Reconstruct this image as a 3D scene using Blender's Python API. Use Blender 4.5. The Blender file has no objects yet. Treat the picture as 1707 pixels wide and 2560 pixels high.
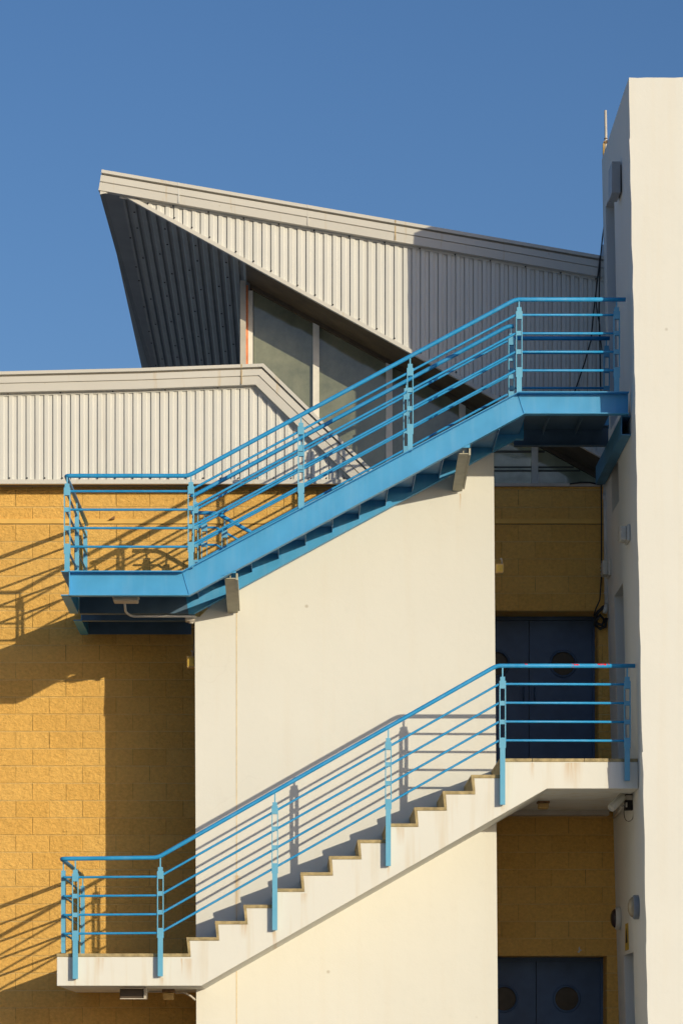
import bpy, bmesh, math, random
from mathutils import Vector
random.seed(7)
S = bpy.context.scene
COL = S.collection

# ------------------------------------------------------------------ camera
F, X0, Y0, D0, EYE = 7110.0, 740.0, 2670.0, 30.0, 1.6
cam_d = bpy.data.cameras.new("camera")
cam = bpy.data.objects.new("camera", cam_d); COL.objects.link(cam)
cam.location = (0, -D0, EYE); cam.rotation_euler = (math.radians(90), 0, 0)
cam_d.sensor_fit = 'HORIZONTAL'; cam_d.sensor_width = 36
cam_d.lens = F / 1707 * 36
cam_d.shift_x = (853.5 - X0) / 1707
cam_d.shift_y = (Y0 - 1280) / 1707
cam_d.clip_start = 1; cam_d.clip_end = 5000
S.camera = cam

# ------------------------------------------------------------------ light
SD = Vector((-0.755, 1.0, -0.2826)).normalized()      # direction the sunlight travels
elev = math.asin(-SD.z)
az = math.atan2(-SD.x, -SD.y)                          # clockwise from +Y
W = bpy.data.worlds.new("World"); S.world = W; W.use_nodes = True
nt = W.node_tree; bg = nt.nodes['Background']
sky = nt.nodes.new('ShaderNodeTexSky'); sky.sky_type = 'NISHITA'; sky.sun_disc = False
sky.sun_elevation = elev; sky.sun_rotation = az
sky.altitude = 200; sky.air_density = 1.0; sky.dust_density = 1.6; sky.ozone_density = 3.0
hs = nt.nodes.new('ShaderNodeHueSaturation'); hs.inputs['Saturation'].default_value = 1.12
hs.inputs['Value'].default_value = 1.0
nt.links.new(sky.outputs[0], hs.inputs['Color']); tn = nt.nodes.new('ShaderNodeMix'); tn.data_type = 'RGBA'; tn.blend_type = 'MULTIPLY'; tn.inputs[0].default_value = 1.0
tn.inputs[7].default_value = (.95, .93, 1.04, 1)
nt.links.new(hs.outputs[0], tn.inputs[6]); nt.links.new(tn.outputs[2], bg.inputs[0])
bg.inputs[1].default_value = 0.112
sun_d = bpy.data.lights.new("sun", 'SUN'); sun_d.energy = 3.3; sun_d.angle = math.radians(0.36)
sun_d.color = (1.0, 0.885, 0.65)
sun = bpy.data.objects.new("sun", sun_d); COL.objects.link(sun)
sun.rotation_euler = SD.to_track_quat('-Z', 'Y').to_euler()
S.view_settings.view_transform = 'Standard'; S.view_settings.look = 'None'
S.view_settings.exposure = 0.0; S.view_settings.gamma = 1.0

# ------------------------------------------------------------------ helpers
def PX(px, y): return (px - X0) * (D0 + y) / F
def PZ(py, y): return EYE + (Y0 - py) * (D0 + y) / F
def P(px, py, y): return Vector((PX(px, y), y, PZ(py, y)))
ORG = {}
class MB:
    def __init__(s): s.v = []; s.f = []; s.m = []; s.sm = []
    def add(s, vs, fs, mi=0, smooth=False):
        b = len(s.v); s.v += [Vector(v) for v in vs]
        for f in fs: s.f.append([i + b for i in f]); s.m.append(mi); s.sm.append(smooth)
        return s
    def box(s, x0, x1, y0, y1, z0, z1, mi=0):
        v = [(x, y, z) for z in (z0, z1) for y in (y0, y1) for x in (x0, x1)]
        return s.add(v, [(0,2,3,1),(4,5,7,6),(0,1,5,4),(2,6,7,3),(0,4,6,2),(1,3,7,5)], mi)
    def prism(s, poly, y0, y1, mi=0):       # poly in (x,z)
        n = len(poly)
        a = sum(poly[i][0]*poly[(i+1)%n][1]-poly[(i+1)%n][0]*poly[i][1] for i in range(n))
        if a < 0: poly = poly[::-1]
        v = [(p[0], y0, p[1]) for p in poly] + [(p[0], y1, p[1]) for p in poly]
        fs = [list(range(n)), list(range(2*n-1, n-1, -1))]
        for i in range(n):
            j = (i+1) % n; fs.append((i, i+n, j+n, j))
        return s.add(v, fs, mi)
    def prismx(s, poly, x0, x1, mi=0):      # poly in (y,z)
        n = len(poly)
        v = [(x0, p[0], p[1]) for p in poly] + [(x1, p[0], p[1]) for p in poly]
        fs = [list(range(n))[::-1], list(range(n, 2*n))]
        for i in range(n):
            j = (i+1) % n; fs.append((i, j, j+n, i+n))
        return s.add(v, fs, mi)
    def tube(s, pts, r, seg=12, mi=0, cap=True):
        pts = [Vector(p) for p in pts]; n = len(pts); rings = []
        for i, p in enumerate(pts):
            d1 = (pts[i]-pts[i-1]).normalized() if i else None
            d2 = (pts[i+1]-pts[i]).normalized() if i < n-1 else None
            t = (d1+d2).normalized() if d1 and d2 else (d1 or d2)
            ref = Vector((0,0,1)) if abs(t.z) < .9 else Vector((0,1,0))
            a = t.cross(ref).normalized(); b = a.cross(t).normalized()
            k = 1.0
            rings.append([p + a*math.cos(q*2*math.pi/seg)*r + b*math.sin(q*2*math.pi/seg)*r for q in range(seg)])
        base = len(s.v)
        for rg in rings: s.v += rg
        for i in range(n-1):
            for q in range(seg):
                q2 = (q+1) % seg
                s.f.append([base+i*seg+q, base+i*seg+q2, base+(i+1)*seg+q2, base+(i+1)*seg+q]); s.m.append(mi); s.sm.append(True)
        if cap:
            s.f.append([base+q for q in range(seg)][::-1]); s.m.append(mi); s.sm.append(False)
            s.f.append([base+(n-1)*seg+q for q in range(seg)]); s.m.append(mi); s.sm.append(False)
        return s
    def lathe(s, c, axis, prof, seg=24, mi=0):   # prof: (dist along axis, radius)
        c = Vector(c); ax = Vector(axis).normalized()
        ref = Vector((0,0,1)) if abs(ax.z) < .9 else Vector((0,1,0))
        a = ax.cross(ref).normalized(); b = ax.cross(a).normalized(); base = len(s.v)
        for d, r in prof:
            for q in range(seg):
                t = q*2*math.pi/seg
                s.v.append(c + ax*d + (a*math.cos(t)+b*math.sin(t))*max(r, 1e-4))
        for i in range(len(prof)-1):
            for q in range(seg):
                q2 = (q+1) % seg
                s.f.append([base+i*seg+q, base+(i+1)*seg+q, base+(i+1)*seg+q2, base+i*seg+q2]); s.m.append(mi); s.sm.append(True)
        return s
    def obox(s, c, ux, uy, uz, hx, hy, hz, mi=0):
        c = Vector(c); ux, uy, uz = [Vector(u).normalized() for u in (ux, uy, uz)]
        v = [c + ux*hx*i + uy*hy*j + uz*hz*k for k in (-1,1) for j in (-1,1) for i in (-1,1)]
        return s.add(v, [(0,2,3,1),(4,5,7,6),(0,1,5,4),(2,6,7,3),(0,4,6,2),(1,3,7,5)], mi)
    def build(s, name, mats, parent=None, origin=None, bevel=0, kind=None):
        if not isinstance(mats, (list, tuple)): mats = [mats]
        if parent is not None: org = ORG[parent.name]
        elif origin is not None: org = Vector(origin)
        else:
            xs = [v.x for v in s.v]; ys = [v.y for v in s.v]
            org = Vector(((min(xs)+max(xs))/2, (min(ys)+max(ys))/2, min(v.z for v in s.v)))
        me = bpy.data.meshes.new(name)
        me.from_pydata([v - org for v in s.v], [], s.f)
        for m in mats: me.materials.append(m)
        for p, mi, sm in zip(me.polygons, s.m, s.sm): p.material_index = mi; p.use_smooth = sm
        bm = bmesh.new(); bm.from_mesh(me); bmesh.ops.recalc_face_normals(bm, faces=bm.faces); bm.to_mesh(me); bm.free()
        o = bpy.data.objects.new(name, me); COL.objects.link(o)
        if parent is not None: o.parent = parent
        else: o.location = org
        ORG[o.name] = org
        if bevel:
            b = o.modifiers.new("bevel", 'BEVEL'); b.width = bevel; b.segments = 2; b.limit_method = 'ANGLE'; b.angle_limit = math.radians(50)
        if kind: o['kind'] = kind
        return o
def tag(o, label, cat, group=None):
    o['label'] = label; o['category'] = cat
    if group: o['group'] = group
    return o
def thing(name, label, cat, loc, group=None):
    o = bpy.data.objects.new(name, None); COL.objects.link(o); o.location = loc
    o.empty_display_size = .2
    ORG[o.name] = Vector(loc); return tag(o, label, cat, group)

# ------------------------------------------------------------------ materials
class NT:
    def __init__(s, name):
        s.mat = bpy.data.materials.new(name); s.mat.use_nodes = True
        s.t = s.mat.node_tree; s.b = s.t.nodes['Principled BSDF']
        s.geo = s.t.nodes.new('ShaderNodeNewGeometry').outputs['Position']
    def n(s, typ, **kw):
        nd = s.t.nodes.new(typ)
        for k, v in kw.items():
            if k == 'ins':
                for a, b in v.items():
                    if hasattr(b, 'is_output'): s.t.links.new(b, nd.inputs[a])
                    else: nd.inputs[a].default_value = b
            else: setattr(nd, k, v)
        return nd
    def math(s, op, a, b=0.0, c=0.0):
        nd = s.n('ShaderNodeMath', operation=op)
        for i, x in enumerate((a, b, c)):
            if hasattr(x, 'is_output'): s.t.links.new(x, nd.inputs[i])
            else: nd.inputs[i].default_value = x
        return nd.outputs[0]
    def noise(s, scale, detail=4, rough=.55, vec=None, stretch=None):
        v = vec or s.geo
        if stretch:
            v = s.n('ShaderNodeVectorMath', operation='MULTIPLY', ins={0: v, 1: stretch}).outputs[0]
        return s.n('ShaderNodeTexNoise', ins={'Vector': v, 'Scale': scale, 'Detail': detail, 'Roughness': rough}).outputs['Fac']
    def ramp(s, fac, a, b, c0=0.0, c1=1.0):
        return s.n('ShaderNodeMapRange', ins={0: fac, 1: a, 2: b, 3: c0, 4: c1}).outputs[0]
    def mix(s, fac, a, b):
        nd = s.n('ShaderNodeMix', data_type='RGBA')
        for i, x in ((0, fac), (6, a), (7, b)):
            if hasattr(x, 'is_output'): s.t.links.new(x, nd.inputs[i])
            else: nd.inputs[i].default_value = x if i == 0 else (*x, 1)
        return nd.outputs[2]
    def set(s, **kw):
        for k, v in kw.items():
            k = {'color': 'Base Color', 'rough': 'Roughness', 'metal': 'Metallic', 'spec': 'Specular IOR Level'}.get(k, k)
            if hasattr(v, 'is_output'): s.t.links.new(v, s.b.inputs[k])
            elif isinstance(v, tuple): s.b.inputs[k].default_value = (*v, 1)
            else: s.b.inputs[k].default_value = v
        return s
    def bump(s, h, strength=.3, dist=.01, prev=None):
        ins = {'Height': h, 'Strength': strength, 'Distance': dist}
        if prev is not None: ins['Normal'] = prev
        o = s.n('ShaderNodeBump', ins=ins).outputs[0]
        s.t.links.new(o, s.b.inputs['Normal']); return o
    def sep(s): 
        o = s.n('ShaderNodeSeparateXYZ', ins={0: s.geo}).outputs; return o[0], o[1], o[2]

def plain(name, c, rough=.6, metal=0, var=.12, scale=6, bump=0):
    m = NT(name); f = m.noise(scale, 4)
    d = tuple(x*(1-var) for x in c); e = tuple(min(1, x*(1+var)) for x in c)
    m.set(color=m.mix(m.ramp(f, .3, .7), d, e), rough=rough, metal=metal)
    if bump: m.bump(m.noise(scale*8, 3), bump, .004)
    return m.mat

def render_mat(name, base, stain, amt=.5, stains=()):
    m = NT(name)
    big = m.noise(.7, 5, .6); streak = m.noise(1.0, 4, .6, stretch=(5.5, 5.5, .35)); fine = m.noise(9, 3)
    c = m.mix(m.ramp(big, .35, .7, 0, .5), base, tuple(x*.93 for x in base))
    c = m.mix(m.ramp(streak, .52, .78, 0, amt), c, stain)
    c = m.mix(m.ramp(fine, .6, .8, 0, .12), c, tuple(x*.8 for x in base))
    vor = m.n('ShaderNodeTexVoronoi', feature='DISTANCE_TO_EDGE', ins={'Vector': m.n('ShaderNodeVectorMath', operation='ADD', ins={0: m.geo, 1: m.n('ShaderNodeTexNoise', ins={'Vector': m.geo, 'Scale': 2.2}).outputs['Color']}).outputs[0], 'Scale': .55}).outputs['Distance']
    crack = m.math('MULTIPLY', m.ramp(vor, 0, .006, 1, 0), m.ramp(m.noise(.9, 2), .56, .66, 0, .06))
    c = m.mix(crack, c, tuple(x*.55 for x in stain))
    spot = m.n('ShaderNodeTexVoronoi', ins={'Vector': m.geo, 'Scale': 2.3}).outputs['Distance']
    c = m.mix(m.math('MULTIPLY', m.ramp(spot, .03, .06, 1, 0), m.ramp(m.noise(3, 2), .55, .6, 0, .55)), c, tuple(x*.6 for x in stain))
    x, y, z = m.sep()
    for sx0, sz0, ln, wd in stains:
        wob = m.math('MULTIPLY', m.math('SUBTRACT', m.noise(3, 3), .5), .05)
        dx = m.math('ABSOLUTE', m.math('ADD', m.math('SUBTRACT', x, sx0), wob))
        k = m.math('MULTIPLY', m.ramp(dx, wd*.3, wd, 1, 0), m.math('MULTIPLY', m.ramp(z, sz0-ln, sz0, 0, .75), m.ramp(z, sz0, sz0+.004, 1, 0)))
        k = m.math('MULTIPLY', k, m.ramp(m.noise(1.0, 4, .6, stretch=(40, 40, 2)), .35, .65, .2, 1))
        c = m.mix(k, c, (.60, .40, .20))
    m.set(color=c, rough=.9, spec=.2)
    b = m.bump(m.noise(60, 4, .7), .25, .004)
    m.bump(m.noise(3.0, 3), .25, .02, b)
    return m.mat

yS_ = 1.262
CREAM = render_mat('cream_render', (.765, .755, .70), (.68, .58, .44), .14, [(PX(592, yS_), PZ(2190, yS_), .75, .05), (PX(1110, yS_), PZ(1925, yS_), .02, .02), (PX(1150, yS_), PZ(1235, yS_), .2, .012)])
CREAMD = render_mat('stair_render', (.785, .775, .715), (.66, .56, .40), .75, [(PX(px, 0), PZ(py, 0), ln, wd) for px, py, ln, wd in ((188, 2449, .10, .02), (404, 2446, .09, .03), (688, 2329, .22, .012), (686, 2331, .3, .03), (971, 2165, .15, .015), (1257, 2013, .10, .025), (1430, 1908, .28, .12), (1330, 1908, .2, .03), (610, 2312, .16, .06), (470, 2398, .26, .05), (455, 2398, .2, .015), (1000, 2070, .2, .05), (760, 2235, .12, .04), (250, 2396, .2, .05))])
TOWER = render_mat('tower_render', (.77, .765, .72), (.72, .66, .55), .3)

def block_mat():
    m = NT('yellow_split_block'); x, y, z = m.sep()
    H, Wd = .1987, .3853
    v = m.math('DIVIDE', m.math('SUBTRACT', 7.85, z), H)
    row = m.math('FLOOR', v); fv = m.math('FRACT', v)
    par = m.math('MODULO', m.math('ADD', row, 40), 2)
    u = m.math('ADD', m.math('DIVIDE', m.math('ADD', m.math('ADD', x, m.math('MULTIPLY', y, 1.0)), 20.56), Wd), m.math('MULTIPLY', par, .5))
    fu = m.math('FRACT', u)
    ch = m.math('FLOOR', u)
    jit = m.n('ShaderNodeTexWhiteNoise', noise_dimensions='2D', ins={'Vector': m.n('ShaderNodeCombineXYZ', ins={0: ch, 1: row}).outputs[0]}).outputs['Value']
    wob = m.math('MULTIPLY', m.math('SUBTRACT', m.noise(14, 3), .5), .02)
    dh = m.math('ADD', m.math('MINIMUM', fv, m.math('SUBTRACT', 1, fv)), wob)
    du = m.math('MINIMUM', fu, m.math('SUBTRACT', 1, fu))
    hm = m.math('MULTIPLY', m.ramp(dh, .012, .04, 1, 0), m.ramp(m.noise(2.2, 3), .35, .6, .35, 1)); vm = m.math('MULTIPLY', m.ramp(du, .004, .012, 1, 0), m.ramp(fv, .86, .93, 1, 0))
    n1 = m.noise(24, 6, .72, stretch=(1.0, 1.0, 1.3)); n2 = m.noise(10, 5, .7, stretch=(1.0, 1.0, 1.5)); big = m.noise(.8, 4)
    c = m.mix(m.ramp(n1, .3, .72), (.69, .385, .10), (.96, .575, .155))
    c = m.mix(m.ramp(jit, .3, 1, 0, .22), c, (.92, .60, .20))
    c = m.mix(m.ramp(jit, .35, 0, 0, .16), c, (.62, .33, .07))
    c = m.mix(m.ramp(big, .45, .75, 0, .4), c, (.70, .42, .13))
    blot = m.noise(2.6, 5, .7)
    c = m.mix(m.ramp(blot, .70, .76, 0, .45), c, (.78, .58, .34))
    c = m.mix(m.math('MULTIPLY', hm, .75), c, (.86, .62, .27))
    jsel = m.math('MULTIPLY', m.ramp(jit, .4, .9, .12, .8), m.ramp(m.noise(5, 3), .35, .6, .3, 1))
    c = m.mix(m.math('MULTIPLY', vm, jsel), c, (.15, .075, .03))
    m.set(color=c, rough=.95, spec=.15)
    h = m.math('ADD', m.math('MULTIPLY', n1, .6), m.math('MULTIPLY', n2, 1.5))
    h = m.math('MULTIPLY', h, m.ramp(m.math('MINIMUM', dh, m.math('ADD', m.math('MULTIPLY', du, 2), m.math('MULTIPLY', jit, .04))), .01, .045, .65, 1))
    m.bump(h, .9, .026)
    return m.mat
BLOCK = block_mat()

def steel_mat(name, base, rust=.5):
    m = NT(name)
    n = m.noise(3.2, 5, .6); s = m.noise(1.4, 4, .6, stretch=(7, 7, .8)); fine = m.noise(38, 4, .7)
    c = m.mix(m.ramp(n, .3, .7), tuple(x*.9 for x in base), tuple(min(1, x*1.06) for x in base))
    fade = tuple(x*.6+y*.4 for x, y in zip(base, (.30, .50, .68)))
    c = m.mix(m.ramp(s, .48, .8, 0, .5), c, fade)
    r = m.math('MULTIPLY', m.ramp(m.noise(9, 5, .7), .66, .72, 0, rust), m.ramp(fine, .45, .6, 0, 1))
    c = m.mix(r, c, (.30, .16, .06))
    m.set(color=c, rough=m.ramp(n, .3, .7, .38, .55), spec=.4)
    m.bump(fine, .06, .002)
    return m.mat
BLUE = steel_mat('blue_painted_steel', (.065, .35, .65), .35)
BLUER = steel_mat('blue_painted_railing', (.025, .315, .66), .12)
def post_mat():
    m = NT('blue_painted_post'); n = m.noise(5, 5, .65)
    tc = m.n('ShaderNodeTexCoord').outputs['Object']
    z = m.n('ShaderNodeSeparateXYZ', ins={0: tc}).outputs[2]
    f = m.noise(26, 5, .7)
    c = m.mix(m.ramp(n, .35, .7), (.12, .41, .62), (.17, .46, .66))
    r = m.ramp(m.math('ADD', f, m.math('ADD', m.ramp(z, -1.0, -.9, .03, 0), m.ramp(z, -1.47, -1.40, .10, 0))), .74, .79, 0, .6)
    c = m.mix(r, c, (.36, .24, .10))
    m.set(color=c, rough=.5, spec=.35); return m.mat
POST = post_mat()

def clad_mat():
    m = NT('grey_metal_sheet'); s = m.noise(1.5, 4, .6, stretch=(9, 9, .25)); n = m.noise(1.2, 4)
    c = m.mix(m.ramp(n, .3, .7), (.635, .63, .59), (.70, .69, .645))
    c = m.mix(m.ramp(s, .55, .8, 0, .5), c, (.50, .47, .42))
    m.set(color=c, rough=.45, spec=.4); return m.mat
CLAD = clad_mat()
def fascia_mat():
    m = NT('grey_metal_fascia'); s = m.noise(1.3, 4, .65, stretch=(6, 6, .4)); n = m.noise(.9, 4)
    c = m.mix(m.ramp(n, .3, .7), (.60, .575, .52), (.655, .63, .575))
    c = m.mix(m.ramp(s, .62, .74, 0, .65), c, (.52, .36, .13))
    sp = m.noise(11, 4, .7)
    c = m.mix(m.ramp(sp, .70, .74, 0, .5), c, (.33, .24, .12))
    m.set(color=c, rough=.5, spec=.35); return m.mat
FASC = fascia_mat()
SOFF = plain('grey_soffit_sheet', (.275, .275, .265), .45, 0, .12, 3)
BROWN = plain('shade_brown_soffit', (.105, .078, .048), .7, 0, .3, 4)  # soffit shade and warm bounce light put into the colour
SHADEBLUE = plain('shade_darkened_blue', (.075, .14, .22), .5, 0, .15, 5)  # blue steel darkened so undersides and beams carry their shade in colour
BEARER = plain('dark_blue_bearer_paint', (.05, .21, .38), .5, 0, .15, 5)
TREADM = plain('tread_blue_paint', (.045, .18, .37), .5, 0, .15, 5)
SMOOTH = plain('smooth_yellow_band', (.78, .475, .12), .85, 0, .08, 5)
TILE = plain('brown_stone_tile', (.40, .31, .155), .8, 0, .35, 14, .4)
DOORB = plain('dark_blue_door_paint', (.055, .11, .22), .5, 0, .2, 3, .15)
GALV = plain('galvanised_pipe', (.62, .63, .63), .5, 0, .12, 8)
BEIGE = plain('beige_painted_metal', (.55, .50, .43), .6, 0, .12, 6)
COLM = plain('beige_column_sheet', (.52, .48, .41), .6, 0, .12, 5)
REFLB = plain('dark_glass_reflection', (.07, .075, .06), .5, 0, .2, 9)
REDM = plain('red_primer', (.78, .24, .10), .7, 0, .3, 10)
WHITEM = plain('cream_window_frame', (.80, .77, .70), .6, 0, .12, 7)
MULL = plain('grey_mullion', (.76, .73, .66), .55, 0, .1, 7)
DARK = plain('dark_cavity', (.018, .015, .013), .9)
BLACK = plain('black_cable_rubber', (.015, .014, .014), .6)
BRACK = plain('bracket_paint', (.42, .40, .31), .6, 0, .15, 7)
LAMPW = plain('lamp_body_white', (.62, .60, .54), .5, 0, .1, 9)
LAMPG = plain('lamp_body_grey', (.24, .27, .31), .5, 0, .1, 9)
RUSTY = plain('rust_streaked_sheet', (.50, .37, .20), .7, 0, .35, 25)
AMBER = plain('amber_plastic', (.55, .36, .13), .5, 0, .15, 12)
LENS = plain('lamp_lens', (.40, .33, .22), .25, 0, .2, 12)
SMOKE = plain('smoked_lens', (.045, .03, .035), .2)
YSIGN = plain('yellow_sign', (.60, .40, .05), .5, 0, .2, 14)
RUSTM = plain('rusty_iron', (.22, .12, .05), .85, 0, .4, 20)
RED = plain('red_spray_paint', (.95, .012, .01), .5, 0, .05)
TANL = plain('ochre_joint', (.68, .52, .29), .9, 0, .2, 10)
CAMW = plain('camera_housing_white', (.66, .64, .56), .4, 0, .05)
def glass_mat(nm='dusty_green_glass', g=1.0):
    m = NT(nm); s = m.noise(2.5, 5, .6, stretch=(2, 2, .5)); f = m.noise(1.6, 6, .65)
    c = m.mix(m.ramp(f, .35, .68), tuple(g*q for q in (.13, .145, .105)), tuple(g*q for q in (.27, .275, .185)))
    c = m.mix(m.ramp(s, .5, .8, 0, .5), c, (.27, .26, .19))
    sp = m.n('ShaderNodeTexVoronoi', ins={'Vector': m.geo, 'Scale': 6.0}).outputs['Distance']
    c = m.mix(m.math('MULTIPLY', m.ramp(sp, .02, .05, 1, 0), m.ramp(m.noise(4, 2), .6, .64)), c, (.5, .48, .38))
    m.set(color=c, rough=.07, spec=.8); m.bump(m.noise(1.3, 2), .25, .05); return m.mat
GLASS = glass_mat(); GLASSB = glass_mat('lightened_bay_glass', 1.9)  # paler copy brightens the shaded bay panes through their colour
PORT = plain('porthole_glass', (.075, .058, .038), .3, 0, .3, 5)
PORT.node_tree.nodes['Principled BSDF'].inputs['Specular IOR Level'].default_value = .15
GROUND = NT('pale_concrete_ground')
g_ = GROUND; g_.set(color=g_.mix(g_.ramp(g_.noise(.6, 6), .3, .7), (.23, .21, .18), (.29, .265, .225)), rough=.95); g_.bump(g_.noise(60, 4), .3, .01)
GROUND = GROUND.mat

# ------------------------------------------------------------------ ground
yW, yC, yS, yG, yT = 2.70, 2.48, 1.262, 3.28, -.42    # block wall, cladding, spine wall, glass, tower front
GZ = .70
g = MB().add([(-400, -400, GZ), (400, -400, GZ), (400, 600, GZ), (-400, 600, GZ)], [(0,1,2,3)]).build('ground', GROUND, origin=(0,0,GZ), kind='structure')

# ------------------------------------------------------------------ block building
STR = 7.85
bb = thing('block_building', 'yellow split-face concrete block building behind the staircases', 'building', (0, yW, GZ))
DM = dict(x0=1.949, x1=3.477, z0=4.862, z1=STR-5*.1987)     # middle door opening
DL = dict(x0=2.02, x1=3.573, z0=.78, z1=STR-25*.1987)       # lower door opening
SILL = PZ(1217, yW)
w = MB(); Y1 = 3.14 + .06
xl, xr = -14.0, 3.9
w.box(xl, DM['x0'], yW, Y1, DL['z1'], STR, 0)
w.box(DM['x1'], xr, yW, Y1, DM['z0'], DM['z1'], 0)
w.box(DM['x0'], xr, yW, Y1, DM['z1'], STR, 0)
w.box(DM['x0'], xr, yW, Y1, DL['z1'], DM['z0'], 0)
w.box(xl, DL['x0'], yW, Y1, GZ, DL['z1'], 0)
w.box(DL['x1'], xr, yW, Y1, GZ, DL['z1'], 0)
w.box(xl, xr, yW+.012, Y1, STR, STR+.008, 1)               # deep shadow joint
w.box(xl, xr, yW-.014, Y1, STR+.008, STR+.062, 2)
w.box(xl, xr, yW, Y1, STR+.062, SILL-.0, 0)
w.build('wall', [BLOCK, DARK, SMOOTH], bb)
sl = MB().box(xl, xr, yW-.03, yG+.06, SILL+.002, SILL+.035).build('window_sill', BEIGE, bb)
def double_door(D, split, ports, r):
    yd = 3.14
    for k, (a, b) in enumerate(((D['x0'], split), (split, D['x1']))):
        d = MB(); g0, g1 = (.03, .004) if k == 0 else (.004, .03)
        z1 = D['z1'] - .045
        # leaf with a round hole: ring of quads to the rectangle
        cx, cz = ports[k]; n = 48; vs = []; fs = []
        def rectpt(t):
            dx, dz = math.cos(t), math.sin(t); sc = 1e9
            for lim, dd in ((b-g1-cx, dx), (a+g0-cx, dx), (z1-cz, dz), (D['z0']+.01-cz, dz)):
                if abs(dd) > 1e-6 and lim/dd > 0: sc = min(sc, lim/dd)
            return cx+dx*sc, cz+dz*sc
        angs = sorted([i*2*math.pi/n for i in range(n)] + [math.atan2(zz-cz, xx-cx) % (2*math.pi) for xx in (a+g0, b-g1) for zz in (z1, D['z0']+.01)])
        for t in angs:
            x_, z_ = rectpt(t)
            vs += [(x_, yd, z_), (cx+r*math.cos(t), yd, cz+r*math.sin(t)), (x_, yd+.05, z_), (cx+r*math.cos(t), yd+.05, cz+r*math.sin(t))]
        m_ = len(angs)
        for i in range(m_):
            j = (i+1) % m_; fs += [(4*i, 4*j, 4*j+1, 4*i+1), (4*i+1, 4*j+1, 4*j+3, 4*i+3), (4*i, 4*i+2, 4*j+2, 4*j)]
        leaf = d.add(vs, fs).build('door', DOORB, bb)
        # porthole ring + glass
        pr = MB(); pr.lathe((cx, yd+.0, cz), (0,-1,0), [(-.03, r*.93), (.012, r*.93), (.016, r), (.012, r*1.1), (0, r*1.13)], 40, 0).build('porthole_ring', DOORB, leaf)
        MB().lathe((cx, yd+.02, cz), (0,-1,0), [(0, 0), (0, r*.95)], 40).build('porthole_glass', PORT, leaf)
        MB().box(split-(.10 if k == 0 else -.03), split-(.03 if k == 0 else -.10), yd-.012, yd-.001, D['z0']+.95, D['z0']+1.2).tube([(split+(-.065 if k==0 else .065), yd-.05, D['z0']+.98), (split+(-.065 if k==0 else .065), yd-.05, D['z0']+1.17)], .009, 8).build('handle', DOORB, leaf)
    f = MB(); x0, x1, z0, z1 = D['x0'], D['x1'], D['z0'], D['z1']
    f.box(x0, x0+.028, yd-.03, yd+.06, z0, z1-.002); f.box(x1-.028, x1, yd-.03, yd+.06, z0, z1-.002); f.box(x0+.028, x1-.028, yd-.03, yd+.06, z1-.043, z1-.002)
    f.build('door_frame', DOORB, bb)
double_door(DM, 2.713, ((2.331, 6.31), (3.111, 6.31)), .146)
double_door(DL, 2.797, ((2.424, 2.40), (3.153, 2.40)), .146)
MB().box(1.8, 3.8, 3.2, 3.26, GZ, 7.0).build('door_backing', DARK, bb)

# ------------------------------------------------------------------ spine wall
spw = thing('spine_wall', 'tall cream rendered wall carrying both stair flights', 'wall', (.5, yS, GZ))
STB = lambda x: None
kx1, kz1 = PX(456, -.08), PZ(1427, -.08)        # upper stringer top line
kx2, kz2 = PX(1296, -.08), PZ(978.6, -.08)
bx1, bz1 = PX(472.6, -.08), PZ(1489, -.08)      # bottom line
bx2, bz2 = PX(1311.7, -.08), PZ(1034, -.08)
def topz(x):
    if x <= kx1: return kz1
    if x >= kx2: return kz2
    return kz1 + (kz2-kz1)*(x-kx1)/(kx2-kx1)
def botz(x):
    if x <= bx1: return bz1
    if x >= bx2: return bz2
    return bz1 + (bz2-bz1)*(x-bx1)/(bx2-bx1)
wl0, wl1 = PX(487, yS), PX(492, yS); wr0, wr1 = PX(1234, yS), PX(1246.5, yS)
sw = MB()
zt = botz(-5)-.01
sw.prism([(wl1, GZ), (wr1, GZ), (wr0, botz(wr0)+.08), (PX(560, yS), botz(PX(560, yS))+.08), (PX(500, yS), zt), (wl0, zt)], yS, 1.70)
sw.build('wall', CREAM, spw)
MB().box(PX(590.3, yS), PX(592.2, yS), yS-.002, yS+.01, GZ, PZ(1530, yS)).build('expansion_joint', TANL, spw)

# ------------------------------------------------------------------ metal-clad volumes
def ribbed(mb, x0, x1, zlo, zhi, y, phase, pitch=.1018, depth=.016):
    """vertical trapezoid sheet; zlo/zhi functions of x"""
    prof = [(0, 0), (.40, 0), (.54, depth*.7), (.875, depth*.8), (.88, depth*2.2), (.985, depth*2.2), (1.0, 0)]
    k = math.floor((x0-phase)/pitch); xs = []
    while phase + k*pitch < x1:
        for u, d in prof[:-1]: xs.append((phase+(k+u)*pitch, y+d))
        k += 1
    pts = [(x, yy) for x, yy in xs if x0 <= x <= x1]
    vs = []
    for x, yy in pts: vs += [(x, yy, zlo(x)), (x, yy, zhi(x))]
    mb.add(vs, [(2*i, 2*i+2, 2*i+3, 2*i+1) for i in range(len(pts)-1) if vs[2*i+1][2]-vs[2*i][2] > 0 or vs[2*i+3][2]-vs[2*i+2][2] > 0])
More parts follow.
